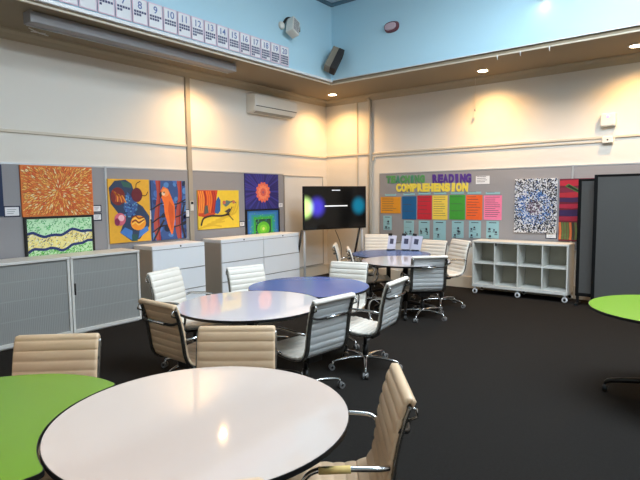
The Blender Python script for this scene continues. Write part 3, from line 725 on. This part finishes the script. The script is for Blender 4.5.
def crescent_table(c, w, m, label, group, ra=0.):
    """crescent of radius TR at c, bitten by the white table at w"""
    d = Vector((w[0]-c[0], w[1]-c[1])); L = d.length; th = math.atan2(d.y, d.x); RB = TR+.006
    t = thing('crescent_table', label, 'table', (c[0], c[1], 0), th, group)
    x = (L*L+TR*TR-RB*RB)/(2*L); a0 = math.acos(x/TR); b0 = math.acos((L-x)/RB)
    def shape(ins):
        T, B2 = TR-ins, RB+ins; da, db = .055, .055
        xx = (L*L+T*T-B2*B2)/(2*L); a_, b_ = math.acos(xx/T)+da, math.acos((L-xx)/B2)-db
        out = [(T*math.cos(a_+(2*PI-2*a_)*i/80), T*math.sin(a_+(2*PI-2*a_)*i/80)) for i in range(81)]
        inn = [(L-B2*math.cos(b_-2*b_*i/40), B2*math.sin(-b_+2*b_*i/40)) for i in range(41)]
        tip = lambda s_: (xx, s_*math.sqrt(max(0, T*T-xx*xx)))
        def bz(p, q, k): return [((1-u)**2*p[0]+2*u*(1-u)*k[0]+u*u*q[0], (1-u)**2*p[1]+2*u*(1-u)*k[1]+u*u*q[1]) for u in (.2, .4, .6, .8)]
        return out+bz(out[-1], inn[0], tip(-1))+inn+bz(inn[-1], out[0], tip(1))
    MB().prism(shape(.0035), TH-.002, TH).build('tabletop', m, t)
    MB().prism(shape(0), TH-.021, TH-.0012, 0, None, True).build('edge_band', M['edge'], t)
    table_base(t, [PI, PI*.62, PI*1.38], .30, -.16, 0)
    MB().box((-.42, -.02, TH-.06), (.25, .02, TH-.027)).build('under_rail', M['dark'], t)
    return t
FW = (4.866, -7.271); FG = (4.201, -7.896); MW = (3.431, -5.603); MBl = (3.297, -4.657); BW = (3.13, -2.36); BB = (2.525, -1.715); RG = (6.28, -3.876)
round_table(FW, 'large white round table nearest us, nested in the lime crescent table', 1.49, M['whitewarm'])
crescent_table(FG, FW, M['lime'], 'lime green crescent table nearest us, hugging the closest white round table', None)
round_table(MW, 'white round table in the middle, nested in the nearer blue crescent table', .9)
crescent_table(MBl, MW, M['blu'], 'blue crescent table in the middle of the room, nearer of the two blue tables', 'blue crescent tables')
round_table(BW, 'white round table farthest away, in front of the back wall', .5)
crescent_table(BB, BW, M['blu'], 'blue crescent table farthest away, in front of the large display', 'blue crescent tables')
round_table(RG, 'lime green table standing alone near the dark partitions', PI+.1, M['lime'], .46, None)

# ------------------------------------------------------------------ office chairs
SEAT = [(.262, .338), (.285, .364), (.270, .392), (.20, .403), (.08, .388), (-.06, .376), (-.15, .384)]
BACK = [(-.15, .384), (-.205, .410), (-.236, .47), (-.250, .56), (-.263, .65), (-.286, .75), (-.312, .835)]
def sling(prof, hw, rib, tmin, tmax, end_roll=False):
    pts = spline([(0, y, z) for y, z in prof], 22)
    if end_roll: pts += [Vector((0, -.321, .848)), Vector((0, -.333, .847)), Vector((0, -.340, .838)), Vector((0, -.339, .826))]
    S = [0]
    for i in range(1, len(pts)): S.append(S[-1]+(pts[i]-pts[i-1]).length)
    cnt = max(1, round(S[-1]/rib)); rib = S[-1]/cnt
    xs = [-1, -.985, -.94, -.5, 0, .5, .94, .985, 1]; nx = len(xs)
    F, Bk = [], []
    for i, p in enumerate(pts):
        t = (pts[min(i+1, len(pts)-1)]-pts[max(i-1, 0)]).normalized(); nrm = Vector((0, t.z, -t.y))
        if nrm.y < 0 and abs(nrm.z) < .3: pass
        q = abs(math.sin(PI*S[i]/rib))**.35
        for x in xs:
            k = {1: .25, .985: .7, .94: 1}.get(abs(x), 1)
            th = (tmin+(tmax-tmin)*q)*k
            F.append(p+nrm*th+Vector((x*hw, 0, 0))); Bk.append(p-nrm*(th*.8)+Vector((x*hw, 0, 0)))
    b = MB(); n = len(pts)
    fs = [(i*nx+j, i*nx+j+1, (i+1)*nx+j+1, (i+1)*nx+j) for i in range(n-1) for j in range(nx-1)]
    b.add(F, fs, 0, True); b.add(Bk, [f[::-1] for f in fs], 1, True)
    o = len(F); N = len(F)
    ed = []
    for i in range(n-1):
        ed.append((i*nx, (i+1)*nx, N+(i+1)*nx, N+i*nx)); ed.append(((i+1)*nx+nx-1, i*nx+nx-1, N+i*nx+nx-1, N+(i+1)*nx+nx-1))
    for j in range(nx-1):
        ed.append((j+1, j, N+j, N+j+1)); a = (n-1)*nx; ed.append((a+j, a+j+1, N+a+j+1, N+a+j))
    b2 = b; b2.f += [list(e) for e in ed]; b2.m += [0]*len(ed); b2.s += [False]*len(ed)
    return b
def make_chair(leather, tape=False, hw=.228):
    kids = {}
    def P(mb, name, m, parent, bevel=0):
        o = mb.build(name, m, parent, bevel=bevel); kids.setdefault(parent, []).append(o); return o
    t = bpy.data.objects.new('office_chair', None); col.objects.link(t)
    P(sling(SEAT, hw, .055, .006, .016), 'seat', [leather, M['mesh']], t)
    P(sling(BACK, hw, .055, .005, .0155, True), 'backrest', [leather, M['mesh'] if leather is M['leather'] else leather], t)
    full = SEAT[1:]+BACK[1:]; offs = []
    for i in range(len(full)):
        a, c = full[max(i-1, 0)], full[min(i+1, len(full)-1)]; ty, tz = c[0]-a[0], c[1]-a[1]; l = math.hypot(ty, tz); offs.append((-tz/l*-.016 if False else (tz/l)*-.016, ty/l*.016))
    for s_ in (-1, 1):
        pts = spline([(s_*(hw-.010), y+o_[0], z+o_[1]) for (y, z), o_ in zip(full, offs)], 6)
        P(MB().tube(pts, 0, 10, 0, (.010, .021, (1, 0, 0))), 'side_rail', M['rail'], t)
        x = s_*(hw+.004)
        arm = spline([(x, -.245, .59), (x+s_*.028, -.20, .602), (x+s_*.036, -.05, .608), (x+s_*.036, .03, .602), (x+s_*.036, .075, .565), (x+s_*.03, .085, .48), (x+s_*.012, .06, .410), (x, .03, .388)], 6)
        a = P(MB().tube(arm, .011, 10), 'armrest', M['chrome'], t)
        if tape and s_ == tape:
            P(MB().tube([(x+s_*.036, -.10, .607), (x+s_*.036, .02, .603)], .0145, 12), 'tape_wrap', flat((226, 196, 122)), a)
        P(MB().tube([(s_*(hw-.012), -.325, .826), (s_*(hw-.006), -.352, .815), (s_*(hw-.006), -.356, .785), (s_*(hw-.012), -.312, .765)], .006, 8), 'top_bracket', M['chrome'], t)
    # bowed spreader behind the back
    P(MB().tube(spline([(-hw, -.285, .735), (-hw*.8, -.325, .715), (-hw*.4, -.335, .712), (0, -.337, .712), (hw*.4, -.335, .712), (hw*.8, -.325, .715), (hw, -.285, .735)], 5), .010, 8), 'back_stretcher', M['dark'], t)
    P(MB().tube([(-hw*.45, -.338, .712), (hw*.45, -.338, .712)], .0125, 10), 'stretcher_sleeve', M['chrome'], t)
    # seat carrier
    P(MB().tube(spline([(-hw, .06, .375), (-.10, .04, .345), (.10, .04, .345), (hw, .06, .375)], 6), .014, 8).tube(spline([(-hw, -.12, .368), (-.10, -.08, .34), (.10, -.08, .34), (hw, -.12, .368)], 6), .014, 8), 'seat_spreader', M['dark'], t)
    mc = P(MB().box((-.075, -.12, .30), (.075, .09, .355)), 'tilt_mechanism', M['black'], t, .01)
    P(MB().tube([(.07, .03, .325), (.20, .04, .32), (.215, .04, .322)], .007, 8), 'lever', M['chrome'], mc)
    P(MB().tube([(0, 0, .09), (0, 0, .22)], .028, 14).tube([(0, 0, .22), (0, 0, .31)], .016, 12), 'gas_column', M['black'], t)
    base = P(MB().lathe([(.03, .065), (.042, .075), (.042, .115), (.034, .125)], 16), 'base_hub', M['chrome'], t)
    for k in range(5):
        a = 2*PI*k/5+.3; ca, sa = math.cos(a), math.sin(a)
        pts = [(ca*r_, sa*r_, z) for r_, z in ((.03, .10), (.13, .105), (.25, .092), (.318, .078))]
        P(MB().tube(spline(pts, 4), [.019-.009*i/12 for i in range(13)], 8), 'leg', M['chrome'], base)
        q = MB(); x, y = ca*.318, sa*.318
        for e_ in (-.016, .016):
            q.add([(x+math.cos(a2)*.027*0+(-sa)*(e_+dx)+ca*(.012+.027*math.cos(a2)), y+ca*(e_+dx)+sa*(.012+.027*math.cos(a2)), .027+.027*math.sin(a2)) for dx in (-.009, .009) for a2 in [2*PI*j/14 for j in range(14)]],
                  [(j, (j+1) % 14, 14+(j+1) % 14, 14+j) for j in range(14)]+[tuple(range(14))[::-1], tuple(range(14, 28))], 0)
        q.tube([(x, y, .03), (x, y, .08)], .009, 8, 1)
        q.tube([(x-sa*-.026+ca*.012, y+ca*-.026+sa*.012, .03), (x-sa*.026+ca*.012, y+ca*.026+sa*.012, .03)], .012, 8, 1)
        P(q, 'castor', [M['castor'], M['chrome']], base)
    return t, kids
CH = [  # (top centre x, y, top height, facing x, y, leather, label)
 (3.60, -7.27, .850, .67, -.745, 'tan', 'tan leather chair facing us on the far side of the nearest lime table'),
 (4.29, -6.55, .850, .61, -.79, 'tan', 'tan leather chair facing us on the far side of the nearest white table'),
 (5.49, -6.75, .850, -.79, -.61, 'tape', 'tan leather chair side-on to us, its armrest wrapped in yellow tape'),
 (5.42, -7.81, .850, -.75, .66, 'tan', 'tan leather chair tucked under our edge of the nearest white table'),
 (3.27, -6.38, .850, .03, 1., 'tan', 'tan leather chair seen from behind, between the tambour cupboard and middle white table'),
 (2.36, -5.68, .930, .95, .30, 'leather', 'white leather chair before the parrot cabinet, at the middle white table'),
 (2.40, -4.66, .855, .97, -.22, 'leather', 'white leather chair before the bird cabinet, at the nearer blue table'),
 (4.21, -5.48, .850, -.99, .12, 'leather', 'cream chair seen from behind, where the middle white and blue tables meet'),
 (4.22, -4.53, .852, -.99, -.12, 'leather', 'cream chair seen from behind, at the end of the nearer blue table, full base visible'),
 (3.14, -3.73, .850, .23, -.97, 'leather', 'cream chair facing us on the far side of the nearer blue table'),
 (3.64, -2.67, .850, -.68, .73, 'leather', 'chair with a pale grey back turned squarely to us at the farthest white table'),
 (1.62, -.63, .915, .52, -.85, 'leather', 'white chair facing us behind the farthest blue table, below the orange poster'),
 (2.81, -.79, .87, -.12, -.99, 'leather', 'cream chair facing us behind the farthest tables, below the yellow poster'),
 (3.50, -1.37, .947, -.56, -.83, 'leather', 'cream chair beside the castor shelf, turned toward the farthest white table'),
 (1.62, -1.92, .845, .84, .54, 'leather', 'white chair seen edge-on, nearest the screen stand'),
 (2.19, -2.36, .850, .80, .60, 'leather', 'white chair seen edge-on, at the tip of the farthest blue table'),
]
protos = {}
for key, args in (('leather', (M['leather'],)), ('tan', (M['tan'],)), ('tape', (M['tan'], -1, .214))):
    protos[key] = make_chair(*args) + ([False],)
rr = random.Random(11)
for cx, cy, zt, fx, fy, key, lab in CH:
    pr, kids, used = protos[key]
    first = not used[0]
    o = pr if first else copy_list(kids, pr)
    used[0] = True
    L = math.hypot(fx, fy); fx, fy = fx/L, fy/L
    o.location = (cx+fx*.318, cy+fy*.318, 0); o.rotation_euler = (0, 0, math.atan2(-fx, fy))
    dz = zt-.850
    ang = rr.uniform(0, 2*PI/5)
    for ch in o.children:
        nm = ch.name.split('.')[0]
        if nm == 'base_hub': ch.rotation_euler = (0, 0, ang)
        elif nm == 'gas_column': ch.scale = (1, 1, 1+dz/.31)
        else: ch.location.z = dz
    tag(o, lab, 'chair', 'ribbed leather office chairs')

# ------------------------------------------------------------------ upright sign holders on the farthest blue table
def sign(x, y, rz, lean, label):
    t = thing('sign_holder', label, 'sign holder', (x, y, TH+.001), rz, 'sign holders on the farthest blue table')
    mx = Matrix.Rotation(lean, 4, 'Y')
    t.scale = (.86, .86, .79)
    MB().box((-.095, -.002, .02), (.095, .002, .31), 0, mx).build('sheet', mat('sign_pale_lilac', (206, 206, 222), .5), t)
    MB().box((-.05, -.004, .13), (.03, -.0021, .24), 0, mx).build('picture_print', flat((74, 74, 96)), t)
    MB().box((-.10, -.012, .295), (-.02, .012, .345), 0, mx).build('clip', M['black'], t, bevel=.006)
    MB().box((-.07, -.04, 0), (.07, .05, .02)).build('foot', M['black'], t, bevel=.004)
sign(2.28, -1.29, 1.15, .14, 'pale sign holder with a black clip, beside the white chair')
sign(2.49, -1.18, .62, .10, 'pale sign holder with a dark picture, middle of the three on the blue table')
sign(2.65, -1.16, .45, .16, 'pale sign holder with a black clip, beside the cream chair under the yellow poster')

# ------------------------------------------------------------------ daylight
for k in ('white', 'whitewarm'):
    wb = M[k].node_tree.nodes['Principled BSDF']; wb.inputs['Coat Weight'].default_value = .6; wb.inputs['Coat Roughness'].default_value = .03
w = bpy.data.worlds.new('daylight'); sc.world = w; w.use_nodes = True
bg = w.node_tree.nodes['Background']; bg.inputs[0].default_value = (.75, .87, 1, 1); bg.inputs[1].default_value = .35
def area(loc, rot, sx, sy, e, c):
    L = bpy.data.lights.new('window_daylight', 'AREA'); L.shape = 'RECTANGLE'; L.size = sx; L.size_y = sy; L.energy = e; L.color = c
    o = bpy.data.objects.new('window_daylight', L); col.objects.link(o); o.location = loc; o.rotation_euler = rot
    return o
DAY = (.80, .905, 1.)
area(((sk[0]+sk[1])/2, (sk[2]+sk[3])/2, ZC+.15), (0, 0, 0), sk[1]-sk[0]-.1, sk[3]-sk[2]-.1, 520, DAY)
for q in cl: area((SXR+.2, (q[0]+q[1])/2, (q[2]+q[3])/2), (0, PI/2, 0), q[3]-q[2], q[1]-q[0], 160 if q[0] > -5.5 else 160, DAY)
for q in clf: area(((q[0]+q[1])/2, SYF-.2, (q[2]+q[3])/2), (PI/2, 0, 0), q[1]-q[0], q[3]-q[2], 4, DAY)

# ------------------------------------------------------------------ camera
cam = bpy.data.cameras.new('camera'); co = bpy.data.objects.new('camera', cam); col.objects.link(co)
cam.sensor_width = 36; cam.lens = 515.966*36/640; cam.clip_start = .05
Rv = Vector((.78862533, .61477201, -.0112011)); Uv = Vector((-.04325376, .07363898, .99634653)); Fv = Vector((-.6133508, .78525962, -.08466477))
m4 = Matrix(((Rv.x, Uv.x, -Fv.x, 6.5237), (Rv.y, Uv.y, -Fv.y, -8.6005), (Rv.z, Uv.z, -Fv.z, 1.6219), (0, 0, 0, 1)))
co.matrix_world = m4
sc.camera = co
sc.view_settings.view_transform = 'Standard'; sc.view_settings.look = 'None'; sc.view_settings.exposure = -.27; sc.view_settings.gamma = 1
sc.view_settings.use_curve_mapping = False
